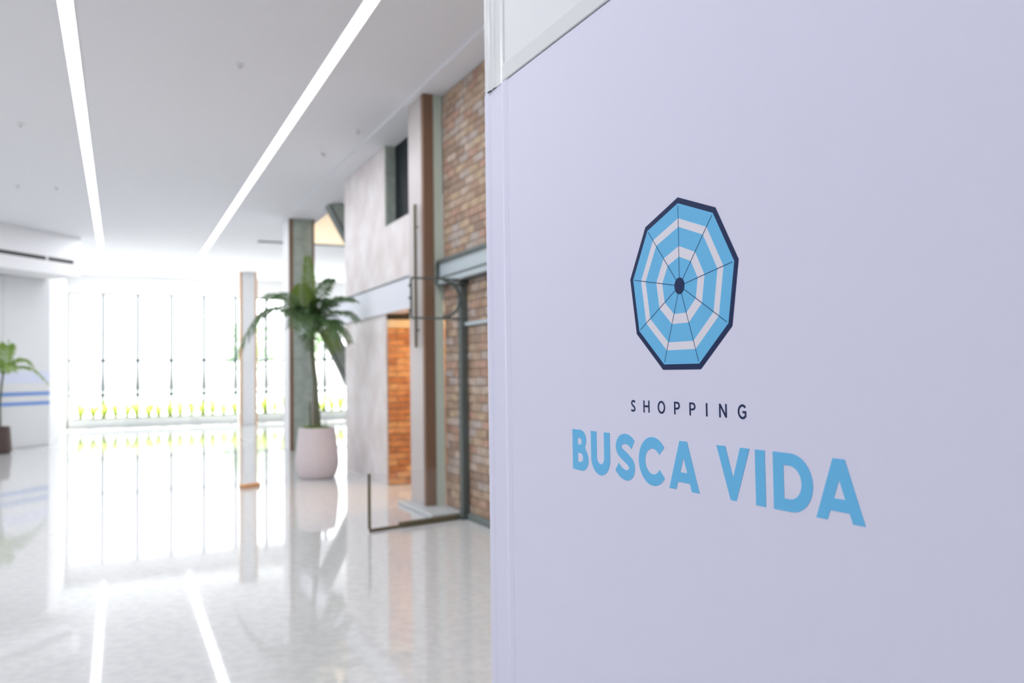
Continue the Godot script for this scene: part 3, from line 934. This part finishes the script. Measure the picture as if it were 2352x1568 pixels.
	for f in [
		[Vector3(0.55, 1.55, 0.0), Vector3(0.93, 0.95, 0.0), 0.2, 26],
		[Vector3(0.35, 1.65, 0.1), Vector3(0.65, 1.35, 0.1), 0.24, 24],
		[Vector3(0.15, 1.7, 0.0), Vector3(0.2, 1.85, 0.0), 0.2, 22],
		[Vector3(-0.1, 1.8, 0.0), Vector3(-0.3, 1.75, 0.1), 0.25, 24],
		[Vector3(-0.4, 1.7, 0.1), Vector3(-0.9, 1.2, 0.2), 0.28, 24],
		[Vector3(0.2, 1.55, 0.4), Vector3(0.35, 1.2, 0.7), 0.24, 22],
		[Vector3(-0.05, 1.6, -0.25), Vector3(-0.1, 1.3, -0.5), 0.24, 22],
		[Vector3(0.0, 1.65, 0.3), Vector3(-0.2, 1.5, 0.6), 0.24, 22],
	]: frond(palm2, c, f[0], f[1], f[2], f[3], mats.leaf_light)

	# leafy plants in the trough under the far window
	var leaf := leaf_mesh()
	var n := 0
	var x := -1.1
	while x < 8.2:
		var t := thing("trough_plant", "yellow-green leafy plant growing in the trough under the window", "plant", Vector3(x, 0.24, FAR_Z + 0.24), rng.randf() * TAU, "plants in the window trough")
		for k in 9:
			var o := inst("leaf", leaf, mats.leaf_yellow, t)
			o.rotation = Vector3(rng.randf_range(-0.1, 0.4), TAU * k / 9.0 + rng.randf() * 0.4, 0)
			o.scale = Vector3(1.2, 1.3, 0.8) * rng.randf_range(0.7, 1.45)
			o.position = Vector3(0, -0.02, 0)
		x += rng.randf_range(0.28, 0.36); n += 1

# an upright lance-shaped leaf, 0.5 m long, bending outwards
func leaf_mesh() -> ArrayMesh:
	var st := new_st()
	var w := [0.012, 0.03, 0.045, 0.04, 0.022, 0.0]
	for i in 5:
		var a := i / 5.0
		var b := (i + 1) / 5.0
		var pa := Vector3(0, a * 0.5 - 0.1 * a * a, 0.16 * a * a)
		var pb := Vector3(0, b * 0.5 - 0.1 * b * b, 0.16 * b * b)
		quad(st, pa + Vector3(-w[i], 0, 0), pb + Vector3(-w[i + 1], 0, 0), pb + Vector3(w[i + 1], 0, 0), pa + Vector3(w[i], 0, 0))
	return commit(st)

func outdoors() -> void:
	var st := new_st()
	box(st, Vector3(-60, -0.5, -110), Vector3(70, -0.05, FAR_Z - 0.3))
	struct("ground", "pale paved ground outside the far window", "ground", st, mats.kerb)
	var spots := [[7.9, -58.0, 5.5], [12.2, -62.0, 6.0], [24.0, -60.0, 6.5]]
	var names := ["leafy tree outside behind the pale column", "leafy tree outside behind the tall grey column", "leafy tree outside behind the stone wall"]
	for i in spots.size():
		var s: Array = spots[i]
		var t := thing("tree", names[i], "tree", Vector3(s[0], -0.05, s[1]), 0, "trees outside the far window")
		st = new_st()
		tube(st, [Vector3(0, 0, 0), Vector3(0.1, s[2] * 0.35, 0), Vector3(0.05, s[2] * 0.7, 0)], [0.16, 0.12, 0.05], 8)
		obj("trunk", st, mats.trunk, t)
		st = new_st()
		for k in 1100:
			var d := Vector3(rng.randfn(), rng.randfn(), rng.randfn()).normalized() * pow(rng.randf(), 0.4)
			var p := Vector3(0, s[2] * 0.66, 0) + d * Vector3(s[2] * 0.34, s[2] * 0.34, s[2] * 0.34)
			var a := Vector3(rng.randfn(), rng.randfn(), rng.randfn()).normalized() * 0.16
			var b := a.cross(Vector3(rng.randfn(), rng.randfn(), rng.randfn())).normalized() * 0.08
			quad(st, p - a, p + b, p + a, p - b)
		var f := obj("foliage", st, mats.tree_leaf, t)
		f.set_meta("kind", "stuff")
